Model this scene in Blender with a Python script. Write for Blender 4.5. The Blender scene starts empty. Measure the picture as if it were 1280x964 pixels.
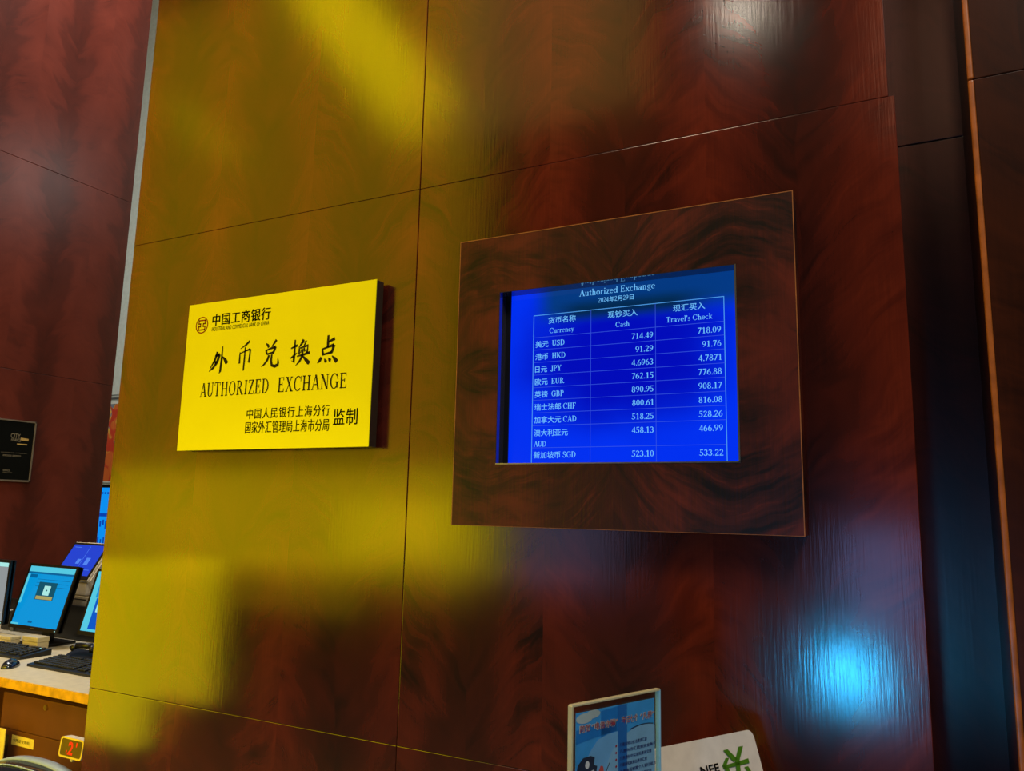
import bpy, bmesh, math, random
from mathutils import Vector, Matrix
random.seed(7)
C = bpy.context.scene.collection
SC = bpy.context.scene
PI = math.pi

# ------------------------------------------------------------------ camera
FPX = 980.42
YAW, PITCH, ROLL = -0.477007, 0.158082, 0.022069
EYE = 1.49            # eye height above the floor
DIST = 1.75           # from the veneered wall (plane y = 0)
CAM = Vector((0, -DIST, EYE))
_f = Vector((math.sin(YAW)*math.cos(PITCH), math.cos(YAW)*math.cos(PITCH), math.sin(PITCH)))
_r = Vector((math.cos(YAW), -math.sin(YAW), 0))
_u = _r.cross(_f)
RT = math.cos(ROLL)*_r + math.sin(ROLL)*_u
UP = -math.sin(ROLL)*_r + math.cos(ROLL)*_u

def at(px, py, Y):
    """world point seen at a pixel of the 1280x964 frame, Y metres in front of the camera along the wall normal"""
    d = RT*((px-640)/FPX) - UP*((py-482)/FPX) + _f
    return CAM + d*(Y/d.y)

cd = bpy.data.cameras.new('camera')
cd.sensor_fit = 'HORIZONTAL'; cd.sensor_width = 36.0
cd.lens = 36.0*FPX/1280
cd.clip_start = 0.02
cam = bpy.data.objects.new('camera', cd); C.objects.link(cam)
m3 = Matrix((RT, UP, -_f)).transposed()
cam.matrix_world = Matrix.Translation(CAM) @ m3.to_4x4()
SC.camera = cam
SC.view_settings.view_transform = 'Standard'
try: SC.view_settings.look = 'None'
except Exception: pass
SC.view_settings.exposure = 0; SC.view_settings.gamma = 1
SC.view_settings.use_curve_mapping = False

# ------------------------------------------------------------------ materials
def lin(r, g, b):
    f = lambda c: (c/255/12.92) if c/255 <= .04045 else ((c/255+.055)/1.055)**2.4
    return (f(r), f(g), f(b), 1)

def new_mat(name):
    m = bpy.data.materials.new(name); m.use_nodes = True
    nt = m.node_tree; b = nt.nodes['Principled BSDF']
    return m, nt, b

def plain(name, col, rough=.5, metal=0, spec=.5, var=.08, scale=30, emit=None, es=1.0, bump=0):
    """surface with a slight procedural mottling"""
    m, nt, b = new_mat(name)
    tc = nt.nodes.new('ShaderNodeTexCoord')
    n = nt.nodes.new('ShaderNodeTexNoise'); n.inputs['Scale'].default_value = scale; n.inputs['Detail'].default_value = 4
    nt.links.new(tc.outputs['Object'], n.inputs['Vector'])
    r = nt.nodes.new('ShaderNodeValToRGB')
    c = lin(*col)
    r.color_ramp.elements[0].position = .3; r.color_ramp.elements[1].position = .7
    r.color_ramp.elements[0].color = tuple(x*(1-var) for x in c[:3])+(1,)
    r.color_ramp.elements[1].color = tuple(min(1, x*(1+var)) for x in c[:3])+(1,)
    nt.links.new(n.outputs['Fac'], r.inputs['Fac'])
    nt.links.new(r.outputs['Color'], b.inputs['Base Color'])
    b.inputs['Roughness'].default_value = rough; b.inputs['Metallic'].default_value = metal
    b.inputs['Specular IOR Level'].default_value = spec
    if bump:
        bp = nt.nodes.new('ShaderNodeBump'); bp.inputs['Strength'].default_value = bump; bp.inputs['Distance'].default_value = .002
        nt.links.new(n.outputs['Fac'], bp.inputs['Height']); nt.links.new(bp.outputs['Normal'], b.inputs['Normal'])
    if emit:
        b.inputs['Emission Color'].default_value = lin(*emit); b.inputs['Emission Strength'].default_value = es
    return m

def glow(name, col, es=1.0, rough=.15, base=(4, 6, 10)):
    """lit screen surface"""
    m, nt, b = new_mat(name)
    b.inputs['Base Color'].default_value = lin(*base)
    b.inputs['Roughness'].default_value = rough
    b.inputs['Specular IOR Level'].default_value = .3
    b.inputs['Emission Color'].default_value = lin(*col); b.inputs['Emission Strength'].default_value = es
    return m

class NX:
    """tiny expression helper for shader maths"""
    def __init__(s, nt): s.nt = nt
    def v(s, op, a, b=None, c=None, clamp=False):
        n = s.nt.nodes.new('ShaderNodeMath'); n.operation = op; n.use_clamp = clamp
        for i, x in enumerate((a, b, c)):
            if x is None: continue
            if isinstance(x, (int, float)): n.inputs[i].default_value = x
            else: s.nt.links.new(x, n.inputs[i])
        return n.outputs[0]
    def vec(s, x, y, z):
        n = s.nt.nodes.new('ShaderNodeCombineXYZ')
        for i, q in enumerate((x, y, z)):
            if isinstance(q, (int, float)): n.inputs[i].default_value = q
            else: s.nt.links.new(q, n.inputs[i])
        return n.outputs[0]
    def noise(s, vec, scale=1, detail=3, rough=.5, dist=0):
        n = s.nt.nodes.new('ShaderNodeTexNoise')
        n.inputs['Scale'].default_value = scale; n.inputs['Detail'].default_value = detail
        n.inputs['Roughness'].default_value = rough; n.inputs['Distortion'].default_value = dist
        s.nt.links.new(vec, n.inputs['Vector']); return n.outputs['Fac']
    def smooth(s, x, a, b):
        n = s.nt.nodes.new('ShaderNodeMapRange'); n.interpolation_type = 'SMOOTHSTEP'
        n.inputs['From Min'].default_value = a; n.inputs['From Max'].default_value = b
        s.nt.links.new(x, n.inputs['Value']); return n.outputs[0]
    def mix(s, f, a, b):
        n = s.nt.nodes.new('ShaderNodeMix'); n.data_type = 'RGBA'
        if isinstance(f, (int, float)): n.inputs[0].default_value = f
        else: s.nt.links.new(f, n.inputs[0])
        for i, q in ((6, a), (7, b)):
            if isinstance(q, tuple): n.inputs[i].default_value = q
            else: s.nt.links.new(q, n.inputs[i])
        return n.outputs[2]

def veneer(name, axis='X', x0=0.0, leaf=.404, red=(106, 38, 21), mid=(76, 25, 15), dark=(28, 12, 9),
           rough=.155, spec=.8, contrast=1.3, freq=1.0, mirror_z=None, bump=.075, kup=1.1, kcur=1.3, spine_w=.11, fine=.75, warp=.34, sstr=.62):
    """crotch mahogany: book-matched leaves with a dark spine and plumes sweeping up and outwards"""
    m, nt, b = new_mat(name); N = NX(nt)
    tc = nt.nodes.new('ShaderNodeTexCoord')
    sp = nt.nodes.new('ShaderNodeSeparateXYZ'); nt.links.new(tc.outputs['Object'], sp.inputs[0])
    x = sp.outputs[0] if axis == 'X' else sp.outputs[1]
    z = sp.outputs[2]
    if mirror_z is not None:
        z = N.v('ABSOLUTE', N.v('SUBTRACT', z, mirror_z))
    xs = N.v('SUBTRACT', x, x0)
    k = N.v('FLOOR', N.v('DIVIDE', xs, leaf))
    uu = N.v('SUBTRACT', xs, N.v('MULTIPLY', N.v('ADD', k, .5), leaf))      # signed, metres from the spine
    wob = N.v('MULTIPLY', N.v('SUBTRACT', N.noise(N.vec(N.v('MULTIPLY', k, 7.3), 0, N.v('MULTIPLY', z, 2.2)), 1, 3), .5), .09)
    us = N.v('ADD', uu, wob)
    u = N.v('ABSOLUTE', us)
    n1 = N.noise(N.vec(N.v('MULTIPLY', x, 3.2), N.v('MULTIPLY', k, 3.1), N.v('MULTIPLY', z, 2.4)), 1, 3)
    v = N.v('ADD', N.v('SUBTRACT', z, N.v('MULTIPLY', u, kup)), N.v('MULTIPLY', N.v('MULTIPLY', u, u), kcur))
    v = N.v('ADD', v, N.v('MULTIPLY', n1, warp))
    side = N.v('ADD', N.v('MULTIPLY', k, 5.7), N.v('MULTIPLY', N.v('SIGN', us), .35))
    plume = N.noise(N.vec(N.v('MULTIPLY', u, 3.0*freq), side, N.v('MULTIPLY', v, 5.6*freq)), 1, 4, .55, .7)
    feather = N.noise(N.vec(N.v('MULTIPLY', u, 6*freq), side, N.v('MULTIPLY', v, 34*freq)), 1, 4, .6, .5)
    blotch = N.noise(N.vec(N.v('MULTIPLY', x, 3.4), 4.2, N.v('MULTIPLY', z, 1.9)), 1, 3, .5, .5)
    pore = N.noise(N.vec(N.v('MULTIPLY', x, 190), 0, N.v('MULTIPLY', z, 9)), 1, 3, .6)
    # spine: dark, with ragged plumes breaking out of it
    rag = N.v('MULTIPLY', N.v('SUBTRACT', plume, .42), .55)
    spine = N.v('SUBTRACT', 1, N.smooth(N.v('SUBTRACT', u, rag), 0.0, spine_w))
    tone = N.v('ADD', N.v('MULTIPLY', N.v('SUBTRACT', plume, .5), 1.25*contrast), N.v('MULTIPLY', N.v('MULTIPLY', N.v('SUBTRACT', feather, .5), N.smooth(plume, .62, .4)), fine*contrast))
    tone = N.v('ADD', tone, N.v('MULTIPLY', N.v('SUBTRACT', blotch, .5), .8))
    tone = N.v('ADD', tone, N.v('MULTIPLY', N.v('SUBTRACT', pore, .5), .25*contrast))
    tone = N.v('ADD', tone, .55, clamp=True)
    tone = N.v('MULTIPLY', tone, N.v('SUBTRACT', 1, N.v('MULTIPLY', spine, sstr)))
    c = N.mix(N.smooth(tone, .0, .5), lin(*dark), lin(*mid))
    c = N.mix(N.smooth(tone, .4, 1.0), c, lin(*red))
    nt.links.new(c, b.inputs['Base Color'])
    b.inputs['Specular IOR Level'].default_value = spec
    rr = N.v('ADD', rough, N.v('MULTIPLY', N.v('SUBTRACT', n1, .5), .10))
    nt.links.new(rr, b.inputs['Roughness'])
    h = N.v('ADD', N.v('MULTIPLY', pore, .5), N.v('MULTIPLY', N.noise(N.vec(N.v('MULTIPLY', x, 9), 0, N.v('MULTIPLY', z, 5)), 1, 2), 1.2))
    bp = nt.nodes.new('ShaderNodeBump'); bp.inputs['Strength'].default_value = bump; bp.inputs['Distance'].default_value = .004
    nt.links.new(h, bp.inputs['Height']); nt.links.new(bp.outputs['Normal'], b.inputs['Normal'])
    return m

# ------------------------------------------------------------------ mesh builder
class B:
    def __init__(s): s.bm = bmesh.new()
    def box(s, lo, hi, bev=0, seg=2, mx=None):
        r = bmesh.ops.create_cube(s.bm, size=1)
        vs = r['verts']
        for v in vs:
            v.co = Vector([(lo[i]+hi[i])/2 + v.co[i]*(hi[i]-lo[i]) for i in range(3)])
        if bev > 0:
            es = list({e for v in vs for e in v.link_edges})
            r2 = bmesh.ops.bevel(s.bm, geom=es, offset=bev, segments=seg, affect='EDGES', profile=.6)
            vs = list({v for f in r2['faces'] for v in f.verts} | {v for v in vs if v.is_valid})
        if mx is not None:
            bmesh.ops.transform(s.bm, matrix=mx, verts=vs)
        return s
    def poly(s, pts, fr, off=0):
        O, U, V = fr; n = U.cross(V).normalized()
        try: s.bm.faces.new([s.bm.verts.new(O+U*p[0]+V*p[1]+n*off) for p in pts])
        except ValueError: pass
        return s
    def prism(s, pts, fr, d0, d1, bev=0):
        """extrude a 2d outline along the frame normal from d0 to d1"""
        O, U, V = fr; n = U.cross(V).normalized()
        a = [s.bm.verts.new(O+U*p[0]+V*p[1]+n*d0) for p in pts]
        c = [s.bm.verts.new(O+U*p[0]+V*p[1]+n*d1) for p in pts]
        k = len(pts)
        fs = [s.bm.faces.new(c), s.bm.faces.new(a[::-1])]
        for i in range(k):
            fs.append(s.bm.faces.new([a[i], a[(i+1) % k], c[(i+1) % k], c[i]]))
        if bev:
            es = list({e for f in fs[:1] for e in f.edges})
            bmesh.ops.bevel(s.bm, geom=es, offset=bev, segments=2, affect='EDGES')
        return s
    def cyl(s, p0, p1, r0, r1=None, n=20, cap=True):
        r1 = r0 if r1 is None else r1
        p0, p1 = Vector(p0), Vector(p1); d = (p1-p0).normalized()
        a = d.orthogonal().normalized(); c = d.cross(a)
        A = [s.bm.verts.new(p0+(a*math.cos(t)+c*math.sin(t))*r0) for t in [2*PI*i/n for i in range(n)]]
        D = [s.bm.verts.new(p1+(a*math.cos(t)+c*math.sin(t))*r1) for t in [2*PI*i/n for i in range(n)]]
        for i in range(n): s.bm.faces.new([A[i], A[(i+1) % n], D[(i+1) % n], D[i]])
        if cap: s.bm.faces.new(A[::-1]); s.bm.faces.new(D)
        return s
    def tube(s, pts, r, n=8):
        for a, c in zip(pts, pts[1:]): s.cyl(a, c, r, n=n)
        return s
    def loft(s, rings, cap=True):
        R = [[s.bm.verts.new(Vector(p)) for p in ring] for ring in rings]
        k = len(R[0])
        for a, c in zip(R, R[1:]):
            for i in range(k): s.bm.faces.new([a[i], a[(i+1) % k], c[(i+1) % k], c[i]])
        if cap: s.bm.faces.new(R[0][::-1]); s.bm.faces.new(R[-1])
        return s
    def ring(s, o, i, y0, y1, bev=0):
        """rectangular ring in XZ: o, i = (x0,z0,x1,z1); y0 front, y1 back"""
        def q(r, y): return [s.bm.verts.new((r[0], y, r[1])), s.bm.verts.new((r[2], y, r[1])), s.bm.verts.new((r[2], y, r[3])), s.bm.verts.new((r[0], y, r[3]))]
        of, jf, ob, jb = q(o, y0), q(i, y0), q(o, y1), q(i, y1)
        for k in range(4):
            l = (k+1) % 4
            for f in ([of[k], of[l], jf[l], jf[k]], [ob[l], ob[k], jb[k], jb[l]], [of[l], of[k], ob[k], ob[l]], [jf[k], jf[l], jb[l], jb[k]]):
                s.bm.faces.new(f)
        return s
    def obj(s, name, mat, parent=None, smooth=False):
        bmesh.ops.recalc_face_normals(s.bm, faces=[f for f in s.bm.faces]) if smooth != 'flat' else None
        me = bpy.data.meshes.new(name); s.bm.to_mesh(me); s.bm.free()
        me.materials.append(mat)
        if smooth is True:
            for p in me.polygons: p.use_smooth = True
        o = bpy.data.objects.new(name, me); C.objects.link(o)
        if parent: o.parent = parent
        return o

def thing(name, label, cat, loc=(0, 0, 0), rot=(0, 0, 0), group=None):
    o = bpy.data.objects.new(name, None); C.objects.link(o)
    o.empty_display_size = .05
    o.location = loc; o.rotation_euler = rot
    o['label'] = label; o['category'] = cat
    if group: o['group'] = group
    return o
def tag(o, label, cat, group=None):
    o['label'] = label; o['category'] = cat
    if group: o['group'] = group
    return o
def struct(o): o['kind'] = 'structure'; return o

# ------------------------------------------------------------------ lettering
def font_polys(s, bold=0.0, shear=0.0, space=1.0):
    """2d polygons of a string in the built-in font, cap height about .7"""
    c = bpy.data.curves.new('txt', 'FONT'); c.body = s; c.offset = bold; c.shear = shear; c.space_character = space; c.resolution_u = 4
    o = bpy.data.objects.new('txt', c); C.objects.link(o)
    dg = bpy.context.evaluated_depsgraph_get()
    me = bpy.data.meshes.new_from_object(o.evaluated_get(dg))
    out = [[(me.vertices[i].co.x, me.vertices[i].co.y) for i in p.vertices] for p in me.polygons]
    bpy.data.objects.remove(o); bpy.data.curves.remove(c); bpy.data.meshes.remove(me)
    return out

def _S(x, y0, y1, w=.14): return [[(x-w/2, y0), (x+w/2, y0), (x+w/2, y1), (x-w/2, y1)]]
def _H(x0, x1, y, t=.06): return [[(x0, y-t/2), (x1, y-t/2), (x1, y+t/2), (x0, y+t/2)]]
def _F(x, y, hw=.15):
    y = .03 if y == 0 else y-.03
    return _H(x-hw, x+hw, y)
def _D(x0, y0, x1, y1, w): return [[(x0-w/2, y0), (x0+w/2, y0), (x1+w/2, y1), (x1-w/2, y1)]]
def _A(cx, cy, rx, ry, a0=0, a1=360, w=.13, t=.055, n=20):
    out = []
    for i in range(n):
        a, c = [math.radians(a0+(a1-a0)*j/n) for j in (i, i+1)]
        out.append([(cx+(rx-w)*math.cos(a), cy+(ry-t)*math.sin(a)), (cx+rx*math.cos(a), cy+ry*math.sin(a)),
                    (cx+rx*math.cos(c), cy+ry*math.sin(c)), (cx+(rx-w)*math.cos(c), cy+(ry-t)*math.sin(c))])
    return out
_six = _A(.25, .3, .25, .3, w=.11) + _A(.44, .3, .44, .68, 100, 180, .12)
_Ss = _A(.31, .74, .26, .26, 20, 260, .11, .08) + _A(.31, .26, .29, .28, -160, 95, .12, .08)
GL = {
 'A': (.78, _D(.08,0,.38,1,.06)+_D(.68,0,.38,1,.15)+_H(.2,.58,.35)+_F(.08,0,.11)+_F(.68,0)),
 'U': (.8, _S(.15,.3,1)+_S(.64,.3,1,.06)+_A(.375,.3,.295,.3,180,360,.13,.06)+_F(.15,1)+_F(.64,1,.12)),
 'T': (.74, _S(.36,0,1)+_H(.02,.7,.97)+_S(.04,.76,1,.05)+_S(.68,.76,1,.05)+_F(.36,0)),
 'H': (.84, _S(.16,0,1)+_S(.66,0,1)+_H(.16,.66,.5)+_F(.16,0)+_F(.16,1)+_F(.66,0)+_F(.66,1)),
 'O': (.84, _A(.41,.5,.4,.51)),
 'R': (.82, _S(.16,0,1)+_A(.3,.74,.28,.26,-90,90)+_H(.02,.3,.97)+_H(.15,.36,.5)+_D(.68,0,.36,.5,.15)+_F(.16,0)+_F(.72,0,.1)),
 'I': (.38, _S(.19,0,1)+_F(.19,0)+_F(.19,1)),
 'Z': (.7, _H(.04,.64,.97)+_H(.04,.64,.03)+_D(.12,0,.56,1,.16)+_S(.06,.78,1,.05)+_S(.63,0,.22,.05)),
 'E': (.7, _S(.16,0,1)+_H(.02,.6,.97)+_H(.02,.62,.03)+_H(.16,.46,.52)+_S(.59,.78,1,.05)+_S(.61,0,.24,.05)+_S(.46,.4,.64,.05)),
 'D': (.82, _S(.16,0,1)+_A(.32,.5,.44,.5,-90,90)+_H(.02,.33,.97)+_H(.02,.33,.03)),
 'X': (.78, _D(.64,0,.14,1,.16)+_D(.12,0,.62,1,.06)+_F(.12,0,.11)+_F(.64,0)+_F(.14,1)+_F(.62,1,.11)),
 'C': (.78, _A(.41,.5,.4,.51,42,318)+_S(.7,.64,.99,.05)),
 'N': (.84, _S(.14,0,1,.06)+_S(.68,0,1,.06)+_D(.66,0,.14,1,.16)+_F(.14,0,.12)+_F(.1,1,.1)+_F(.68,1,.12)),
 'G': (.84, _A(.41,.5,.4,.51,42,318)+_S(.7,.64,.99,.05)+_S(.68,.06,.44)+_F(.68,.46,.16)),
 'S': (.66, _Ss+_S(.54,.72,.99,.05)+_S(.05,.01,.28,.05)),
 'K': (.8, _S(.16,0,1)+_D(.2,.42,.62,1,.06)+_D(.68,0,.32,.58,.15)+_F(.16,0)+_F(.16,1)+_F(.62,1,.11)+_F(.7,0,.13)),
 'J': (.46, _S(.28,.1,1)+_A(.155,.12,.195,.22,180,360)+_F(.28,1)),
 'P': (.68, _S(.16,0,1)+_A(.32,.73,.3,.27,-90,90)+_H(.02,.32,.97)+_H(.16,.32,.49)+_F(.16,0)),
 'Y': (.76, _D(.37,.42,.1,1,.15)+_D(.37,.42,.64,1,.06)+_S(.37,0,.46)+_F(.37,0)+_F(.1,1)+_F(.64,1,.11)),
 'B': (.72, _S(.16,0,1)+_A(.32,.75,.26,.25,-90,90)+_A(.32,.26,.32,.27,-90,90)+_H(.02,.32,.97)+_H(.02,.32,.03)+_H(.16,.34,.51)),
 'F': (.64, _S(.16,0,1)+_H(.02,.58,.97)+_H(.16,.44,.5)+_S(.57,.76,1,.05)+_S(.44,.4,.62,.05)+_F(.16,0)),
 '0': (.55, _A(.25,.5,.25,.5,w=.12)), '1': (.55, _S(.27,0,1,.13)+_F(.27,0)+_D(.08,.8,.24,.98,.08)),
 '2': (.55, _A(.24,.73,.23,.27,-15,170,.12,.07)+_D(.06,.06,.41,.64,.09)+_H(.02,.5,.05,.11)),
 '3': (.55, _A(.22,.75,.22,.25,-85,160,.11,.07)+_A(.2,.27,.28,.28,-160,88,.13,.07)),
 '4': (.55, _S(.37,0,1,.12)+_D(.03,.27,.36,1,.06)+_H(0,.52,.27,.08)),
 '5': (.55, _H(.1,.47,.95,.1)+_S(.12,.52,1,.05)+_A(.2,.3,.28,.31,-150,120,.13,.07)),
 '6': (.55, _six), '7': (.55, _H(.03,.5,.94,.12)+_D(.16,0,.45,.92,.11)),
 '8': (.55, _A(.25,.75,.2,.25,w=.1)+_A(.25,.26,.25,.27,w=.12)),
 '9': (.55, [[(.5-x, 1-y) for x, y in p] for p in _six]),
 '.': (.22, _S(.1,0,.13,.13)), "'": (.2, _S(.09,.7,1,.1)), ' ': (.3, []),
 'u': (.6, _S(.15,.15,.62,.11)+_S(.46,0,.62,.11)+_A(.3,.18,.205,.18,180,340,.1,.06)+_F(.12,.62,.09)+_F(.43,.62,.09)+_F(.49,0,.08)),
 't': (.38, _S(.18,.12,.82,.11)+_H(.02,.36,.6)+_A(.28,.14,.155,.14,180,310,.1,.06)),
 'h': (.62, _S(.15,0,1,.11)+_A(.31,.42,.205,.21,0,150,.11,.06)+_S(.46,0,.44,.11)+_F(.15,0,.12)+_F(.46,0,.12)+_F(.12,1,.09)),
 'o': (.58, _A(.28,.31,.28,.32,w=.11)),
 'r': (.44, _S(.15,0,.62,.11)+_A(.31,.42,.2,.21,40,150,.1,.08)+_F(.15,0,.12)+_F(.12,.62,.09)),
 'i': (.32, _S(.16,0,.62,.11)+_S(.16,.78,.92,.13)+_F(.16,0,.12)+_F(.13,.62,.09)),
 'z': (.5, _H(.03,.45,.59)+_H(.03,.45,.03)+_D(.1,0,.38,.62,.12)),
 'e': (.54, _A(.27,.31,.27,.32,0,312,.1,.055)+_H(.06,.53,.36)),
 'd': (.62, _A(.26,.31,.25,.32,w=.1)+_S(.47,0,1,.11)+_F(.5,0,.09)+_F(.44,1,.09)),
 'x': (.58, _D(.44,0,.12,.62,.12)+_D(.1,0,.44,.62,.05)+_F(.1,0,.09)+_F(.46,0,.1)+_F(.12,.62,.1)+_F(.44,.62,.09)),
 'c': (.5, _A(.27,.31,.27,.32,45,315,.11,.055)),
 'a': (.54, _A(.2,.17,.19,.18,w=.09)+_S(.4,0,.45,.11)+_A(.24,.43,.215,.2,0,150,.1,.06)+_F(.44,0,.08)),
 'n': (.62, _S(.15,0,.62,.11)+_A(.31,.42,.205,.21,0,150,.11,.06)+_S(.46,0,.44,.11)+_F(.15,0,.12)+_F(.46,0,.12)+_F(.12,.62,.09)),
 'g': (.56, _A(.26,.4,.22,.23,w=.1)+_A(.27,-.12,.26,.17,w=.08)+_H(.34,.54,.59)),
 'y': (.56, _D(.27,0,.1,.62,.12)+_D(.12,-.26,.46,.62,.05)+_F(.1,.62,.1)+_F(.45,.62,.09)),
 's': (.44, [[(x*.66, y*.63) for x, y in p] for p in _Ss]),
 'v': (.56, _D(.27,0,.1,.62,.12)+_D(.27,0,.45,.62,.05)+_F(.1,.62,.1)+_F(.45,.62,.09)),
 'l': (.32, _S(.16,0,1,.11)+_F(.16,0,.12)+_F(.13,1,.09)),
 'k': (.6, _S(.15,0,1,.11)+_D(.2,.25,.44,.62,.05)+_D(.48,0,.28,.38,.12)+_F(.15,0,.12)+_F(.13,1,.09)+_F(.44,.62,.09)+_F(.5,0,.1)),
}
def serif_polys(s, track=.04):
    x = 0; out = []
    for ch in s:
        w, ps = GL[ch]
        out += [[(px+x, py) for px, py in p] for p in ps]
        x += w+track
    return out
def mixed_polys(s):
    """CJK from the built-in font, Latin and digits in the serif above; unit = cap height 1"""
    x = 0; out = []; run = ''
    def w(ps): return max((q[0] for p in ps for q in p), default=0)
    parts = []
    for ch in s:
        k = 's' if ch in GL else 'c'
        if parts and parts[-1][0] == k: parts[-1][1] += ch
        else: parts.append([k, ch])
    for k, t in parts:
        if k == 's':
            ps = serif_polys(t); adv = sum(GL[c][0]+.04 for c in t)
        else:
            ps = [[(px*1.28, py*1.28-.02) for px, py in p] for p in font_polys(t, .004)]
            adv = 1.28*len(t)
        out += [[(px+x, py) for px, py in p] for p in ps]; x += adv
    return out
def put(b, polys, fr, x, y, h=None, w=None, align='l', sx=1.0, off=0):
    """place polygons: h scales the unit height, w fits the width"""
    xs = [q[0] for p in polys for q in p]
    x0, x1 = min(xs), max(xs)
    ky = h; kx = h*sx if w is None else w/(x1-x0)
    if ky is None: ky = kx
    ox = {'l': x-x0*kx, 'c': x-(x0+x1)/2*kx, 'r': x-x1*kx}[align]
    for p in polys: b.poly([(ox+q[0]*kx, y+q[1]*ky) for q in p], fr, off)

def brush(b, strokes, fr, x, y, w, h):
    """strokes: [(x,y,width),...] with y down in 0..1"""
    for st in strokes:
        P = [Vector((x+p[0]*w, y+(1-p[1])*h)) for p in st]
        W = [p[2]*w*1.15 for p in st]
        L, Rr = [], []
        for i, p in enumerate(P):
            d = (P[min(i+1, len(P)-1)]-P[max(i-1, 0)])
            d.normalize(); n = Vector((-d.y, d.x))
            L.append(p+n*W[i]/2); Rr.append(p-n*W[i]/2)
        for i in range(len(P)-1):
            b.poly([tuple(Rr[i]), tuple(Rr[i+1]), tuple(L[i+1]), tuple(L[i])], fr)

def stroke_line(b, pts, fr, t):
    """constant width polyline made of overlapping squares-ended segments"""
    for (x0, y0), (x1, y1) in zip(pts, pts[1:]):
        d = Vector((x1-x0, y1-y0)); l = d.length; d /= l; n = Vector((-d.y, d.x))*t/2; e = d*t/2
        a, c = Vector((x0, y0))-e, Vector((x1, y1))+e
        b.poly([tuple(a-n), tuple(c-n), tuple(c+n), tuple(a+n)], fr)

XZ = lambda o: (Vector(o), Vector((1, 0, 0)), Vector((0, 0, 1)))      # faces -y

# ------------------------------------------------------------------ shared materials
M = {}
M['wall'] = veneer('mahogany_lacquer', 'X', -1.2109, .4036)
M['wall_left'] = veneer('mahogany_lacquer_office', 'Y', .3, .52, red=(104, 46, 36), mid=(88, 38, 30), dark=(56, 26, 22), rough=.3, spec=.45, contrast=.8)
M['frame'] = veneer('crotch_mahogany_satin', 'X', -1.04, .848, red=(96, 34, 21), mid=(50, 18, 13), dark=(16, 8, 7), rough=.42, spec=.28, fine=1.6,
                    contrast=1.2, freq=1.5, mirror_z=1.835, bump=.25, kup=1.25, kcur=2.3, spine_w=.025, warp=.16, sstr=.3)
M['recess'] = veneer('mahogany_recess', 'X', 0.0, .3, red=(96, 38, 30), mid=(74, 29, 24), dark=(40, 17, 15), rough=.3, spec=.6)
M['edge'] = plain('worn_wood_edge', (150, 92, 42), .45, var=.25, scale=40)
M['groove'] = plain('dark_groove', (14, 7, 5), .9, spec=.1)
M['white_wall'] = plain('white_painted_panel', (205, 212, 208), .5)
M['white_frame'] = plain('white_frame', (222, 224, 220), .4)
M['grey_line'] = plain('grey_aluminium', (120, 124, 124), .4, .6)
M['floor'] = plain('polished_stone_floor', (120, 104, 84), .25, scale=6)
M['ceiling'] = plain('ceiling_paint', (150, 146, 140), .8)
M['gold'] = plain('gold_plate', (230, 234, 6), .36, .35, scale=5, var=.03)
M['sign_side'] = plain('brushed_steel_side', (120, 112, 92), .35, .9)
M['ink'] = plain('black_ink', (16, 13, 8), .5, spec=.2)
M['red_ink'] = plain('dark_red_enamel', (140, 40, 8), .5, spec=.2)
M['black'] = plain('black_plastic', (13, 13, 14), .38)
M['black_gloss'] = plain('black_gloss_liner', (132, 132, 140), .04, .9, spec=.9)
M['steel'] = plain('steel_lip', (150, 148, 142), .3, .9)
M['cream'] = plain('cream_laminate', (206, 196, 168), .45)
M['cream_plastic'] = plain('cream_plastic', (196, 184, 150), .45)
M['yellow_lit_edge'] = plain('yellow_lit_wood', (214, 160, 24), .45, var=.3, scale=25)  # yellow light falling on the wood is put into its colour
M['brown'] = plain('brown_laminate', (106, 62, 22), .4, var=.12, scale=9)
M['brass'] = plain('brass_lock', (210, 176, 70), .3, .9)
M['label'] = plain('yellowed_label', (236, 214, 96), .6)
M['white_plastic'] = plain('white_plastic', (222, 216, 204), .35)
M['key'] = plain('key_caps', (34, 36, 38), .45)
M['paper'] = plain('paper', (225, 220, 190), .7)
M['navy'] = plain('dark_navy_gloss', (20, 30, 48), .15, spec=.8)
M['silver'] = plain('silver_plastic', (150, 168, 184), .3, .1)
M['counter'] = plain('dark_wood_counter', (44, 18, 10), .35, var=.3, scale=8)

# ------------------------------------------------------------------ setting
Z = lambda zr: zr+EYE
WX0, WX1 = -2.42, 0.0
S1, S2, S3 = Z(-.596), Z(.895), Z(2.385)
XS = -1.2115
b = B()
g = .0010
rows = [(0, S1), (S1, S2), (S2, S3), (S3, 7.0)]
for zi, (z0, z1) in enumerate(rows):
    for xi, (x0, x1) in enumerate(((WX0, XS), (XS, WX1))):
        xr = x1 - (0.012 if (xi == 1 and zi >= 2) else 0)
        b.box((x0+g*(xi == 1), 0, z0+g*.5), (xr-g*(xi == 0), .03, z1-g*.5), .0012, 2)
wall = struct(b.obj('wall_front', M['wall']))
b = B(); b.box((WX0+.006, .028, 0), (WX1-.02, .245, 7.0)); struct(b.obj('trim_1', M['groove'], wall))

b = B()
for z0, z1 in ((0, S2-.01), (S2-.01, S3), (S3, 7.0)):
    b.box((-.06, .245, z0+.001), (.20, .275, z1-.001), .002)
struct(b.obj('wall_recess', M['recess']))
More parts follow.
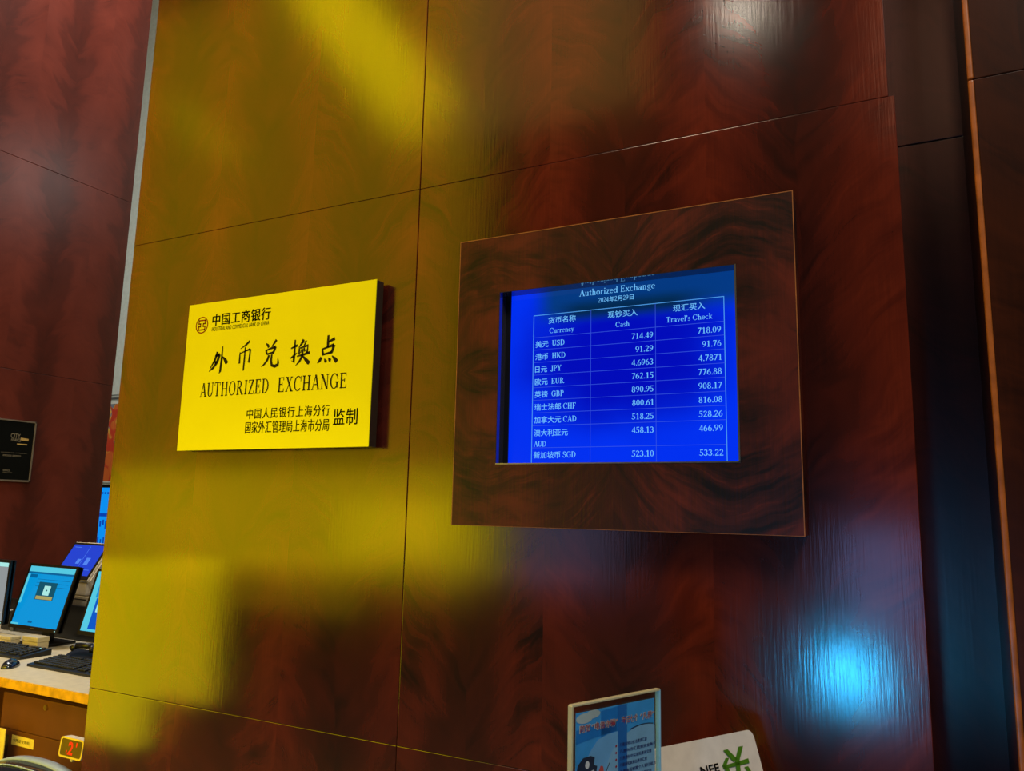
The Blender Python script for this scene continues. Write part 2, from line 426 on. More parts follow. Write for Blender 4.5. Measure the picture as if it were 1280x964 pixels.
# right hand pillar with a lighter worn corner
b = B()
for z0, z1 in rows: b.box((.146, 0, z0+g*.5), (.95, .03, z1-g*.5), .002)
b.box((.137, .004, 0), (.95, .25, 7.0), .002)
M['pillar'] = veneer('mahogany_pillar', 'X', .05, .36, red=(84, 38, 14), mid=(62, 27, 11), dark=(32, 14, 8), rough=.32, spec=.16)
pil = struct(b.obj('wall_right', M['pillar']))
b = B()
for z0, z1 in rows: b.box((.1355, -.002, z0+g), (.1465, .012, z1-g), .004, 3)
M['pillar_edge'] = plain('worn_corner_wood', (160, 88, 32), .35, var=.35, scale=22)
struct(b.obj('trim_2', M['pillar_edge'], pil))

b = B()
for z0, z1 in ((0, 2.375), (2.375, 3.865), (3.865, 7.0)):
    b.box((-5.6, -.6, z0+.001), (-5.5, 2.167, z1-.001), .002)
struct(b.obj('wall_left', M['wall_left']))
b = B(); b.box((-9, 3.25, 0), (-4.2, 3.35, 7.2)); struct(b.obj('wall_back', M['white_wall']))
b = B(); b.box((-9.2, -9, -.06), (4, 3.35, 0)); struct(b.obj('floor', M['floor']))
b = B(); b.box((-9.2, -9, 7.2), (4, 3.35, 7.3)); struct(b.obj('ceiling', M['ceiling']))

# ------------------------------------------------------------------ the bank's yellow plaque
YF = 1.705
p = [at(*q, YF) for q in ((237, 381), (470, 350), (462, 557), (221, 565))]
sx0, sx1 = (p[0].x+p[3].x)/2, (p[1].x+p[2].x)/2
sz0, sz1 = (p[2].z+p[3].z)/2, (p[0].z+p[1].z)/2
sign = thing('bank_plaque', 'bright yellow bank plaque with black Chinese lettering on the veneered wall', 'sign', (sx0, YF-DIST, sz0))
SWd, SHt = sx1-sx0, sz1-sz0
b = B(); b.box((0, 0, 0), (SWd, .002, SHt), .0008); b.obj('face_plate', M['gold'], sign)
b = B(); b.box((.001, .002, .001), (SWd-.001, .034, SHt-.001), .001); b.obj('box_side', M['sign_side'], sign)
for qx in (.08, SWd-.08):
    for qz in (.08, SHt-.08):
        b = B(); b.cyl((qx, .033, qz), (qx, .0475, qz), .012); b.obj('standoff', M['sign_side'], sign)
FR = XZ((0, -.0006, 0))
def sg(px, py):
    q = at(px, py, YF); return q.x-sx0, q.z-sz0
# emblem: ring with a squared double bracket
cx, cy = sg(252.5, 406.5); r = SHt*.058
b = B()
for pol in _A(0, 0, r, r, 0, 360, r*.13, r*.13, 48): b.poly([(cx+q[0], cy+q[1]) for q in pol], FR)
for sgn in (-1, 1):
    pts = [(.06, .56), (.5, .56), (.5, .16), (.22, .16), (.22, -.16), (.5, -.16), (.5, -.56), (.06, -.56)]
    stroke_line(b, [(cx+sgn*x*r, cy+y*r) for x, y in pts], FR, r*.15)
b.obj('emblem', M['red_ink'], sign, 'flat')
def line(string, px0, px1, pybase, hpx, mat, bold=0, shear=0, serif=False, name='lettering', track=.04, space=1.0, twice=0):
    """a line of type from px0 to px1 (pixels of its ends), base line y there, height in metres from pixels"""
    x0, z0 = sg(px0[0], px0[1]); x1, z1 = sg(px1[0], px1[1])
    ps = serif_polys(string, track) if serif else font_polys(string, bold, shear, space)
    if twice: ps = [[(q[0]+k, q[1]) for q in pp] for k in (-twice, -twice/2, 0, twice/2, twice) for pp in ps]
    ys = [q[1] for pp in ps for q in pp]; 
    lo = 0 if serif else min(ys)
    h = hpx/((1.0 if serif else max(ys)-lo))
    b = B()
    put(b, [[(q[0], q[1]-lo) for q in pp] for pp in ps], FR, x0, (z0+z1)/2, h=h, w=x1-x0)
    return b.obj(name, mat, sign, 'flat')
line('中国工商银行', (265, 408), (338, 399), 0, SHt*.083, M['ink'], .004, space=1.1, twice=.018)
line('INDUSTRIAL AND COMMERCIAL BANK OF CHINA', (264.5, 414), (336, 406), 0, SHt*.027, M['ink'], .0, .2, space=1.12)
line('AUTHORIZED', (249.5, 496.3), (335, 492), 0, SHt*.094, M['ink'], serif=True, track=.1)
line('EXCHANGE', (347, 490.5), (432.5, 485), 0, SHt*.094, M['ink'], serif=True, track=.1)
line('中国人民银行上海分行', (308, 524.5), (412, 519.5), 0, SHt*.068, M['ink'], 0, space=1.14, twice=.01)
line('国家外汇管理局上海市分局', (306, 542.5), (411, 538.5), 0, SHt*.076, M['ink'], 0, space=1.06, twice=.01)
line('监制', (416, 531.5), (446.5, 531), 0, SHt*.098, M['ink'], 0, space=1.12, twice=.012)
T, K, H_ = .05, .1, .13
CH = {
 'wai': [[(.42,.2,.1),(.3,.5,.1),(.05,.8,.03)], [(.3,.36,.08),(.56,.3,.11)], [(.56,.3,.12),(.44,.58,.12),(.22,.78,.1),(0,.9,.02)], [(.24,.5,.03),(.4,.62,.14)],
         [(.7,.02,.05),(.69,.5,.1),(.66,.92,.1),(.6,1.0,.02)], [(.74,.4,.05),(.88,.5,.12),(1.0,.64,.16),(.98,.68,.02)]],
 'bi': [[(.82,.0,.12),(.55,.12,.11),(.12,.24,.03)], [(.1,.36,.06),(.1,.55,.1),(.1,.75,.12)], [(.1,.4,.05),(.5,.34,.07),(.92,.28,.12)], [(.92,.28,.11),(.9,.55,.11),(.86,.74,.12),(.72,.7,.02)],
        [(.5,.2,.07),(.49,.6,.11),(.47,.96,.1),(.46,1.02,.02)]],
 'dui': [[(.2,.1,.04),(.3,.16,.1),(.38,.25,.11)], [(.8,.0,.1),(.7,.1,.1),(.54,.24,.03)], [(.22,.34,.08),(.28,.5,.1)], [(.22,.36,.06),(.5,.3,.08),(.78,.25,.11)], [(.78,.25,.11),(.7,.4,.1),(.62,.5,.08)], [(.28,.5,.07),(.64,.45,.08)],
         [(.42,.54,.1),(.33,.72,.1),(.18,.85,.08),(0,.95,.02)], [(.58,.52,.08),(.56,.75,.1),(.62,.92,.12),(.8,.96,.13),(.97,.92,.13),(.98,.84,.1),(.95,.66,.02)]],
 'huan': [[(.02,.34,.05),(.36,.24,.09)], [(.22,.02,.06),(.22,.5,.09),(.2,.88,.1),(.08,.8,.02)], [(.0,.72,.03),(.18,.64,.09),(.36,.52,.02)],
          [(.66,.04,.1),(.56,.2,.09),(.42,.34,.02)], [(.6,.16,.05),(.8,.12,.1),(.7,.28,.07)], [(.46,.36,.07),(.47,.6,.08)], [(.46,.36,.05),(.9,.28,.1),(.87,.56,.09)], [(.61,.36,.06),(.54,.54,.04)], [(.7,.36,.06),(.76,.5,.07)],
          [(.36,.66,.05),(.7,.61,.08),(1.02,.55,.1)], [(.66,.4,.06),(.62,.68,.1),(.5,.86,.09),(.32,1.0,.02)], [(.66,.66,.05),(.82,.8,.12),(1.0,.95,.15),(.98,1.0,.02)]],
 'dian': [[(.5,.0,.08),(.5,.25,.11),(.5,.44,.1)], [(.52,.24,.06),(.84,.14,.12)], [(.22,.46,.07),(.28,.7,.11)], [(.22,.48,.06),(.55,.41,.08),(.82,.36,.12)], [(.82,.36,.12),(.76,.52,.11),(.7,.63,.1)], [(.28,.67,.07),(.72,.61,.09)],
          [(.2,.76,.11),(.12,.88,.12),(.0,.96,.02)], [(.36,.82,.03),(.43,.92,.13),(.44,.96,.04)], [(.56,.8,.03),(.64,.88,.13),(.66,.94,.04)], [(.74,.74,.03),(.9,.86,.14),(1.0,.96,.15)]],
}
for key, (l, t_, r_, bt) in {'wai': (261, 433, 285, 467), 'bi': (297, 427, 315, 463), 'dui': (326.5, 425.5, 350, 459.5), 'huan': (362, 423.5, 388, 456.5), 'dian': (396.5, 419, 423, 454.5)}.items():
    xa, za = sg(l, bt); xb, zb = sg(r_, t_)
    xa2, _ = sg((l+r_)/2, bt)
    zc, zd = sg((l+r_)/2, bt)[1], sg((l+r_)/2, t_)[1]
    b = B(); brush(b, CH[key], FR, xa, zc, xb-xa, zd-zc); b.obj('lettering', M['ink'], sign, 'flat')

# ------------------------------------------------------------------ raised veneer surround with the rate display in it
YR = 1.695
p = [at(*q, YR) for q in ((571, 306), (988, 237), (1008, 670), (570, 657))]
fx0, fx1 = (p[0].x+p[3].x)/2, (p[1].x+p[2].x)/2
fz0, fz1 = (p[2].z+p[3].z)/2, (p[0].z+p[1].z)/2
q = [at(*k, YR) for k in ((622, 366), (917, 330), (926, 578.5), (622, 579.5))]
ox0, ox1 = (q[0].x+q[3].x)/2, (q[1].x+q[2].x)/2
oz0, oz1 = (q[2].z+q[3].z)/2, (q[0].z+q[1].z)/2
yf = YR-DIST
sur = thing('display_surround', 'raised square surround of dark flame mahogany veneer framing the lit rate screen', 'frame')
b = B(); b.ring((fx0, fz0, fx1, fz1), (ox0, oz0, ox1, oz1), yf, -.0005); b.obj('veneer_frame', M['frame'], sur)
b = B(); b.ring((fx0-.0012, fz0-.0004, fx1+.0012, fz1+.0014), (fx0+.0006, fz0+.0004, fx1-.0006, fz1-.0006), yf-.0004, yf+.003)
b.obj('edge_band', M['edge'], sur)
b = B(); b.ring((ox0, oz0, ox1, oz1), (ox0+.0015, oz0+.0015, ox1-.0015, oz1-.0015), yf-.0003, -.006); b.obj('opening_liner', M['black_gloss'], sur)
b = B()
b.box((ox0, yf-.001, oz0-.001), (ox1+.002, yf+.002, oz0+.0018)); b.box((ox1-.0016, yf-.001, oz0), (ox1+.002, yf+.002, oz1))
b.obj('lip', M['steel'], sur)

def screen_mat():
    m, nt, bs = new_mat('rate_screen'); N = NX(nt)
    tc = nt.nodes.new('ShaderNodeTexCoord'); sp = nt.nodes.new('ShaderNodeSeparateXYZ'); nt.links.new(tc.outputs['Generated'], sp.inputs[0])
    x, z = sp.outputs[0], sp.outputs[2]
    n = N.noise(N.vec(N.v('MULTIPLY', x, 2.2), 0, N.v('MULTIPLY', z, 2.0)), 1.5, 2)
    # picture on the screen: blue field, deeper in the middle of the table, a dark teal band behind the heading
    d = N.v('ADD', N.v('POWER', N.v('ABSOLUTE', N.v('SUBTRACT', x, .52)), 2), N.v('POWER', N.v('ABSOLUTE', N.v('SUBTRACT', z, .62)), 2))
    edge = N.smooth(N.v('ADD', d, N.v('MULTIPLY', N.v('SUBTRACT', n, .5), .2)), .02, .34)
    c = N.mix(edge, lin(0, 10, 186), lin(0, 48, 240))
    band = N.v('MULTIPLY', N.smooth(z, .77, .90), N.smooth(x, .08, .22))
    c = N.mix(N.v('MULTIPLY', band, .93), c, lin(4, 58, 118))
    dk = N.v('MULTIPLY', N.smooth(z, .79, .86), N.v('SUBTRACT', 1, N.smooth(z, .87, .95)))
    dk = N.v('MULTIPLY', dk, N.v('MULTIPLY', N.smooth(x, .18, .34), N.v('SUBTRACT', 1, N.smooth(x, .72, .93))))
    c = N.mix(N.v('MULTIPLY', dk, .85), c, lin(2, 38, 62))
    nt.links.new(c, bs.inputs['Emission Color']); bs.inputs['Emission Strength'].default_value = 1.0
    bs.inputs['Base Color'].default_value = lin(3, 4, 8); bs.inputs['Roughness'].default_value = .12; bs.inputs['Specular IOR Level'].default_value = .2
    return m
M['rates'] = screen_mat()
M['cyan_text'] = glow('screen_text', (112, 196, 255), 1.0)
M['cyan_line'] = glow('screen_rule', (84, 168, 250), .9)
M['cyan_dim'] = glow('screen_rule_dim', (58, 92, 232), .9)
YD = 1.735; yd = YD-DIST
sl = at(637.5, 470, YD).x
mon = thing('rate_monitor', 'lit blue currency rate screen set into the dark veneer surround', 'screen', (0, 0, 0))
tx0, tx1, tz0, tz1 = sl, ox1-.002, oz0+.002, oz1-.0015
b = B(); b.box((tx0, yd, oz0+.0045), (tx1, yd+.002, tz1)); b.obj('screen_panel', M['rates'], mon)
b = B()
b.box((ox0+.002, yd-.003, oz0+.002), (tx0, yd+.006, tz1)); b.box((tx0, yd+.0025, oz0+.0016), (tx1, yd+.007, tz1)); b.box((tx0, yd-.003, oz0+.0016), (tx1, yd+.0024, oz0+.0045))
b.obj('bezel', M['black'], mon)
FD = XZ((0, yd-.0004, 0))
pt = lambda px, py: (at(px, py, YD).x, at(px, py, YD).z)
c610 = lambda x, y: pt(610+x/3.57, 320+y/3.57)
tl, tr = c610(197, 267), c610(1048, 182)
xa = (c610(197, 267)[0]+c610(203, 905)[0])/2; xb = (c610(455, 242)[0]+c610(461, 905)[0])/2
xc = (c610(743, 213)[0]+c610(755, 905)[0])/2; xd = (c610(1048, 182)[0]+c610(1072, 903)[0])/2
ztop = (tl[1]+tr[1]+c610(743, 213)[1])/3
zh = c610(744, 318)[1]; z7 = c610(751, 741)[1]; zr = [zh+(z7-zh)*i/7 for i in range(8)]; z8 = c610(754, 847)[1]
zbot = oz0+.005
b = B(); t = .0016
for xx in (xa, xd): stroke_line(b, [(xx, zbot), (xx, ztop)], FD, t)
stroke_line(b, [(xa, ztop), (xd, ztop)], FD, t)
b.obj('table_border', M['cyan_line'], mon, 'flat')
b = B(); t = .0010
for xx in (xb, xc): stroke_line(b, [(xx, zbot), (xx, ztop)], FD, t)
for zz in zr+[z8]: stroke_line(b, [(xa, zz), (xd, zz)], FD, t)
b.obj('table_rule', M['cyan_dim'], mon, 'flat')
def cell(b, s, x, z, h, align='l', w=None, sx=1.0): put(b, mixed_polys(s), FD, x, z, h=h, w=w, align=align, sx=sx, off=.0003)
dz = zr[0]-zr[1]
b = B()
e0, e1 = pt(724.3, 371.5), pt(819, 359.5)
cell(b, 'Authorized Exchange', e0[0], (e0[1]+e1[1])/2, dz*.5, w=e1[0]-e0[0])
e0, e1 = c610(493, 206), c610(650, 193)
cell(b, '2024年2月29日', e0[0], (e0[1]+e1[1])/2, dz*.36, w=e1[0]-e0[0])
b.obj('heading', M['cyan_text'], mon, 'flat')
hh = ztop-zh
for xl, xr_, c1, c2 in ((xa, xb, '货币名称', 'Currency'), (xb, xc, '现钞买入', 'Cash'), (xc, xd, '现汇买入', "Travel's Check")):
    b = B()
    cell(b, c1, (xl+xr_)/2, ztop-hh*.40, dz*.44, 'c', sx=1.05)
    cell(b, c2, (xl+xr_)/2, ztop-hh*.85, dz*.40, 'c', sx=1.1)
    b.obj('column_heading', M['cyan_text'], mon, 'flat')
ROWS = [('美元  USD', '714.49', '718.09'), ('港币  HKD', '91.29', '91.76'), ('日元  JPY', '4.6963', '4.7871'), ('欧元  EUR', '762.15', '776.88'),
        ('英镑  GBP', '890.95', '908.17'), ('瑞士法郎 CHF', '800.61', '816.08'), ('加拿大元 CAD', '518.25', '528.26'), ('澳大利亚元', '458.13', '466.99'), ('新加坡币 SGD', '523.10', '533.22')]
b1, b2, b3 = B(), B(), B()
for i, (n_, c_, t_) in enumerate(ROWS):
    zz = (zr+[z8])[i]
    zb = zz-dz*.76
    cell(b1, n_, xa+.006, zb, dz*.44, sx=1.02); cell(b2, c_, xc-.006, zb, dz*.43, 'r', sx=1.22); cell(b3, t_, xd-.008, zb, dz*.43, 'r', sx=1.22)
    if i == 7: cell(b1, 'AUD', xa+.006, zb-dz*.86, dz*.40, sx=1.05)
for bb in (b1, b2, b3): bb.obj('rate_column', M['cyan_text'], mon, 'flat')

# ------------------------------------------------------------------ left: teller desk behind the wall's end
Yd = 2.10
zd = at(55, 858, Yd).z            # desk top
zd = EYE-.3525*Yd
ydk = Yd-DIST
desk = thing('teller_desk', 'teller desk with cream top and yellow-lit wooden front edge', 'desk', (-3.6, ydk, zd))
b = B(); b.box((-1.75, .004, -.036), (1.3, 1.15, 0), .002); b.obj('desk_top', M['cream'], desk)
b = B(); b.box((-1.75, -.004, -.037), (1.3, .0035, -.0006), .0015); b.obj('front_edge', M['yellow_lit_edge'], desk)
b = B()
b.box((-1.75, .95, -zd), (1.3, 1.0, -.037)); b.obj('back_panel', M['brown'], desk)
b = B(); b.box((-1.75, .02, -zd), (-1.70, .95, -.037)); b.obj('side_panel', M['brown'], desk)
b = B(); b.box((1.25, .02, -zd), (1.30, .95, -.037)); b.obj('side_panel', M['brown'], desk)

Yc = 2.14
c0 = at(5, 865, Yc); czt = at(55, 875, Yc).z
cab = thing('drawer_cabinet', 'brown lockable drawer cabinet under the cream desk top', 'cabinet', (c0.x, Yc-DIST, 0))
CW = .75
zs = at(58, 922.5, Yc).z
b = B(); b.box((0, .018, .06), (CW, .55, czt), .003); b.box((.02, .05, 0), (CW-.02, .5, .06)); b.obj('body', M['brown'], cab)
def drawer(z0, z1, lock):
    b = B(); b.box((.0, 0, z0), (CW, .0175, z1), .003); d = b.obj('drawer_front', M['brown'], cab)
    if lock:
        q = at(58, 884.5, Yc)
        b = B(); b.cyl((q.x-c0.x, -.006, q.z), (q.x-c0.x, 0, q.z), .011, .012); b.box((q.x-c0.x-.0015, -.0066, q.z-.005), (q.x-c0.x+.0015, -.0058, q.z+.005))
        b.obj('lock', M['brass'], d)
    return d
drawer(zs+.001, czt, True); low = drawer(.07, zs-.001, False)
qa, qb = at(15.5, 919, Yc), at(41.5, 936.5, Yc)
qc = at(41.5, 924, Yc); qd = at(15.5, 931.5, Yc)
lx0, lx1, lz0, lz1 = qa.x-c0.x, qb.x-c0.x, (qb.z+qd.z)/2, (qa.z+qc.z)/2
b = B(); b.box((lx0, -.001, lz0), (lx1, 0, lz1)); lb = b.obj('paper_label', M['label'], cab); lb['label'] = 'small yellow paper label with a row of Chinese characters'
b = B(); put(b, font_polys('卡凭证专用柜', .01), XZ((0, -.0014, 0)), lx0+.009, lz0+(lz1-lz0)*.36, h=(lz1-lz0)*.36, w=(lx1-lx0)*.76); b.obj('lettering', M['ink'], lb, 'flat')
# paper clipped at far left of the cabinet
qa, qb = at(-14, 908, 2.08), at(7, 912, 2.08); qd = at(1, 963, 2.08)
b = B(); b.box((qa.x, 2.08-DIST, qd.z-.03), (qb.x, 2.08-DIST+.004, qb.z), .0005)
hold = thing('paper_notice', 'pale yellow paper sheet in a floor rack at the left end of the cabinet', 'paper', (0, 0, 0))
b.obj('sheet', M['label'], hold)
b = B(); b.box((qa.x-.01, 2.08-DIST+.004, 0), (qb.x-.02, 2.08-DIST+.03, qb.z-.03), .002); b.obj('rack', M['black'], hold)

def ui_local(b, rect, fr): b.poly([(rect[0], rect[1]), (rect[2], rect[1]), (rect[2], rect[3]), (rect[0], rect[3])], fr)
M['ui_main'] = glow('ui_blue', (0, 148, 216)); M['ui_top'] = glow('ui_cyan', (84, 200, 224)); M['ui_deep'] = glow('ui_deep', (0, 96, 150))
M['ui_dialog'] = glow('ui_dialog', (8, 82, 104)); M['ui_white'] = glow('ui_pale', (168, 232, 226)); M['ui_tan'] = glow('ui_tan', (170, 160, 96)); M['ui_grey'] = glow('ui_grey', (150, 156, 158), .9)
M['ui_blue2'] = glow('ui_royal', (0, 86, 196)); M['ui_pos'] = glow('ui_pos', (22, 62, 206)); M['ui_pos_line'] = glow('ui_pos_line', (78, 130, 240))

def monitor(name, label, Yb, X0, X1, zb, lean, H, ui, grp):
    """desk monitor; base stands on the desk; panel leans back"""
    W_ = X1-X0
    t = thing(name, label, 'monitor', (X0, Yb-DIST, zd), group=grp)
    zb0 = zb-zd
    R = Matrix.Translation((0, 0, zb0)) @ Matrix.Rotation(-lean, 4, 'X')
    bz = .014
    b = B(); b.ring((0, 0, W_, H), (bz, bz*1.35, W_-bz, H-bz), -.002, .02); b.box((0, .004, 0), (W_, .03, H), .004)
    o = b.obj('bezel', M['black'], t); o.matrix_local = R
    b = B(); b.box((W_*.18, .03, H*.15), (W_*.82, .055, H*.85), .012); o = b.obj('rear_housing', M['black'], t); o.matrix_local = R
    b = B(); b.box((bz, -.0008, bz*1.35), (W_-bz, .0038, H-bz)); o = b.obj('screen', ui['main'], t); o.matrix_local = R; scr = o
    fr = XZ((bz, -.0012, bz*1.35)); sw, sh = W_-2*bz, H-bz*2.35
    for nm, mat, rect in ui['bits']:
        b = B(); ui_local(b, (rect[0]*sw, rect[1]*sh, rect[2]*sw, rect[3]*sh), (fr[0]+Vector((0, -.0002*ui['bits'].index((nm, mat, rect)), 0)), fr[1], fr[2]))
        b.obj(nm, mat, scr, 'flat')
    # stand: neck and foot
    tip = R @ Vector((W_/2, .04, H*.45))
    b = B(); b.box((W_/2-.03, tip.y-.005, .012), (W_/2+.03, tip.y+.03, tip.z), .006); b.obj('neck', M['black'], t)
    b = B(); b.box((W_/2-.11, tip.y-.09, 0), (W_/2+.11, tip.y+.1, .014), .006); b.obj('foot', M['black'], t)
    b = B(); b.cyl((W_-.02, -.004, bz*.6), (W_-.02, .0, bz*.6), .003); o = b.obj('power_light', M['ui_white'], t); o.matrix_local = R
    b = B(); put(b, font_polys('···', .01), XZ((0, -.003, 0)), W_/2, bz*.3, w=.03, h=.03, align='c') if False else b.box((W_/2-.016, -.0028, bz*.4), (W_/2+.016, -.002, bz*.8))
    o = b.obj('badge', M['steel'], t); o.matrix_local = R
    return t
lean = math.radians(14.3)
UI1 = dict(main=M['ui_main'], bits=[('title_bar', M['ui_top'], (0, .905, 1, 1)), ('menu_bar', M['ui_deep'], (0, .872, 1, .905)), ('side_list', M['ui_top'], (0, .36, .05, .86)),
      ('tree_row', M['ui_deep'], (.06, .80, .22, .86)), ('table_line', M['ui_deep'], (.25, .78, .95, .787)), ('table_line', M['ui_deep'], (.25, .72, .95, .727)), ('table_line', M['ui_deep'], (.25, .66, .95, .667)),
      ('dialog', M['ui_dialog'], (.32, .44, .72, .74)), ('dialog_card', M['ui_white'], (.46, .52, .60, .68)), ('dialog_caption', M['ui_tan'], (.34, .45, .70, .505)),
      ('dialog_icon', M['ui_dialog'], (.515, .59, .545, .615)), ('task_icon', M['ui_deep'], (.36, .05, .45, .085)), ('task_bar', M['ui_top'], (.0, .0, .17, .03))])
UI2 = dict(main=M['ui_top'], bits=[('window', M['ui_blue2'], (.13, .04, 1, .55)), ('window_pane', M['ui_main'], (.1, .56, 1, .9)), ('dialog_card', M['ui_white'], (.18, .32, .3, .46))])
UI3 = dict(main=M['ui_grey'], bits=[('title_bar', M['ui_white'], (0, .93, 1, 1))])
G = 'desk monitors'
def mz(v, Y): return EYE+v*Y
monitor('desk_monitor', 'black desk monitor with cyan screen and a dialog box open in its middle', 2.6, -4.293, -3.885, mz(-.2545, 2.6), lean, .335, UI1, G)
monitor('desk_monitor', "black desk monitor half hidden by the gold wall's edge, screen cyan and royal blue", 2.6, -3.728, -3.325, mz(-.2495, 2.6), lean, .322, UI2, G)
monitor('desk_monitor', 'desk monitor with pale grey screen cut by the left picture edge', 2.58, -4.74, -4.31, mz(-.252, 2.58), math.radians(1), .33, UI3, G)

# point-of-sale terminal, leaning far back, on a stack
Yp = 2.85
zp = mz(-.149, Yp); px0 = -1.5285*Yp; px1 = -1.4235*Yp
pos = thing('touch_terminal', 'white tilted touch terminal with a deep blue screen behind the monitors', 'terminal', (px0, Yp-DIST, zd))
R = Matrix.Translation((0, 0, zp-zd)) @ Matrix.Rotation(-math.radians(32), 4, 'X')
PW, PH = px1-px0, .222
b = B(); b.box((-.004, .006, -.004), (PW+.004, .022, PH+.006), .005); o = b.obj('shell', M['white_plastic'], pos); o.matrix_local = R
b = B(); b.box((0, 0, 0), (PW, .007, PH), .003); o = b.obj('glass_front', M['black'], pos); o.matrix_local = R
b = B(); b.box((.012, -.0008, .022), (PW-.012, 0, PH-.014)); o = b.obj('screen', M['ui_pos'], pos); o.matrix_local = R; scr = o
b = B()
frp = XZ((0, -.0012, 0))
for rc in ((.16, .03, .163, .2), (.03, .07, .12, .073), (.12, .09, .15, .12), (.19, .085, .225, .13), (.03, .19, .09, .193), (.2, .055, .27, .058)): ui_local(b, rc, frp)
b.obj('screen_lines', M['ui_pos_line'], scr, 'flat')
# curved white side / hinge body
prof = [(.018, .0), (.05, -.02), (.085, -.03), (.10, .0), (.13, .10), (.115, .18), (.02, .215), (.018, .1)]
def prof_rings(x): return [(x, y, z) for y, z in prof]
b = B(); b.loft([[(PW-.012, y, z) for y, z in prof], [(PW+.012, y, z) for y, z in prof]]); o = b.obj('side_cheek', M['white_plastic'], pos); o.matrix_local = R
b = B(); b.loft([[(-.012, y, z) for y, z in prof], [(.012, y, z) for y, z in prof]]); o = b.obj('side_cheek', M['white_plastic'], pos); o.matrix_local = R
b = B(); b.box((.08, .016, PH), (.2, .03, PH+.012), .003); o = b.obj('camera_bar', M['white_plastic'], pos); o.matrix_local = R
zst = mz(-.178, 2.88)-zd
b = B(); b.box((.05, .02, zst-.0), (PW-.02, .17, zst+.075), .012); b.obj('base_block', M['white_plastic'], pos)
prn = thing('receipt_printer', 'cream box shaped receipt printer under the tilted touch terminal', 'printer', (px0+.03, 2.86-DIST, zd))
zpr = zst-.002
b = B(); b.box((0, 0, zpr-.055), (PW+.02, .2, zpr), .006); b.obj('housing', M['cream_plastic'], prn)
b = B(); b.box((.03, -.001, zpr-.02), (PW-.03, .002, zpr-.014)); b.obj('slot', M['black'], prn)
b = B(); b.box((-.01, .02, 0), (PW+.03, .22, zpr-.056), .006); b.obj('plinth', M['black'], prn)

# cream small boxes on the desk
def small_box(name, label, pa, Y, w, d, h, mat, lid=True):
    q = at(pa[0], pa[1], Y)
    t = thing(name, label, 'box', (q.x, Y-DIST, zd))
    b = B(); b.box((0, 0, 0), (w, d, h*.62), .003); b.obj('body', mat, t)
    b = B(); b.box((-.002, -.002, h*.63), (w+.002, d+.002, h), .004); b.obj('lid', mat, t)
    return t
small_box('card_reader', 'flat cream box on the desk below the grey screen', (-12, 810), 2.545, .165, .05, .045, M['cream_plastic'])
small_box('cream_box', 'cream box standing under the middle monitor', (28, 803), 2.53, .12, .06, .065, M['cream_plastic'])
b = B(); q = at(56, 818, 2.5)
nt_ = thing('note_pad', 'small cream note pad behind the right keyboard', 'note pad', (-3.72, 2.5-DIST, zd))
b = B(); b.box((0, 0, 0), (.13, .07, .004), .001); b.obj('pages', M['paper'], nt_)
b = B(); b.box((0, .06, .004), (.13, .07, .007), .001); b.obj('binding', M['brown'], nt_)
ph = thing('desk_phone', 'black desk phone behind the right keyboard', 'phone', (-3.60, 2.462-DIST, zd))
b = B(); b.loft([[(0, 0, 0), (.17, 0, 0), (.17, .05, 0), (0, .05, 0)], [(0, .0, .025), (.17, .0, .025), (.17, .05, .05), (0, .05, .05)]]); b.obj('body', M['black'], ph)
b = B(); b.tube([(.03, .005, .055), (.05, .02, .07), (.14, .03, .075), (.16, .02, .055)], .013, 10); b.obj('handset', M['black'], ph, True)

# keyboards with individual key caps in one mesh per key block
def keyboard(name, label, x0, Y0, w, rot, grp):
    t = thing(name, label, 'keyboard', (x0, Y0-DIST, zd), (0, 0, rot), grp)
    d = .155
    b = B(); b.loft([[(0, 0, 0), (w, 0, 0), (w, 0, .011), (0, 0, .011)], [(0, d, 0), (w, d, 0), (w, d, .028), (0, d, .028)]]); b.obj('case', M['black'], t)
    b = B(); kw = .019
    for r in range(6):
        for c in range(int((w-.03)/kw)):
            if c in (15, 19) or (r == 5 and c % 5 == 4): continue
            x = .016+c*kw; y = .02+r*.0212+(.004 if r == 5 else 0); z = .011+.017*y/d
            b.box((x, y, z), (x+.016, y+.017, z+.008), .002, 1)
    k = b.obj('key_caps', M['key'], t); k['kind'] = 'stuff'
    b = B(); b.box((w-.07, .138, .0265), (w-.03, .142, .0285)); b.obj('status_lights', M['ui_white'], t)
    return t
keyboard('keyboard', "black keyboard on the cream desk, cut by the gold wall's edge", -3.612, 2.292, .45, 0, 'desk keyboards')
keyboard('keyboard', 'black keyboard at the left picture edge behind the mouse', -4.215, 2.345, .44, .03, 'desk keyboards')
# mouse
ms = thing('computer_mouse', 'glossy black mouse near the front edge of the cream desk', 'mouse', (-3.655, 2.245-DIST, zd), (0, 0, math.radians(38)))
rings = []
for i in range(9):
    s = i/8; y = -.055+.11*s
    w = .031*math.sin(PI*(.12+.76*s))**.5; h = .036*math.sin(PI*(.1+.78*s**.9))**.8
    rings.append([(w*math.cos(a), y, max(0, h*math.sin(a))) for a in [PI*k/10 for k in range(11)]])
b = B(); b.loft(rings); b.obj('shell', M['navy'], ms, True)
b = B(); b.cyl((-.004, .022, .032), (.004, .022, .032), .008); b.obj('scroll_wheel', M['black'], ms)
dv = thing('desk_dark_slab', 'low black divider added to darken the space behind the monitors', 'slab', (-4.75, 2.832-DIST, zd))  # black slab added where there is only dark space behind the monitors
b = B(); b.box((0, 0, .004), (1.52, .018, .178), .003); b.obj('panel', M['black'], dv)
for fx in (.1, 1.4):
    b = B(); b.box((fx, -.006, 0), (fx+.03, .022, .03), .002); b.obj('clip_foot', M['grey_line'], dv)
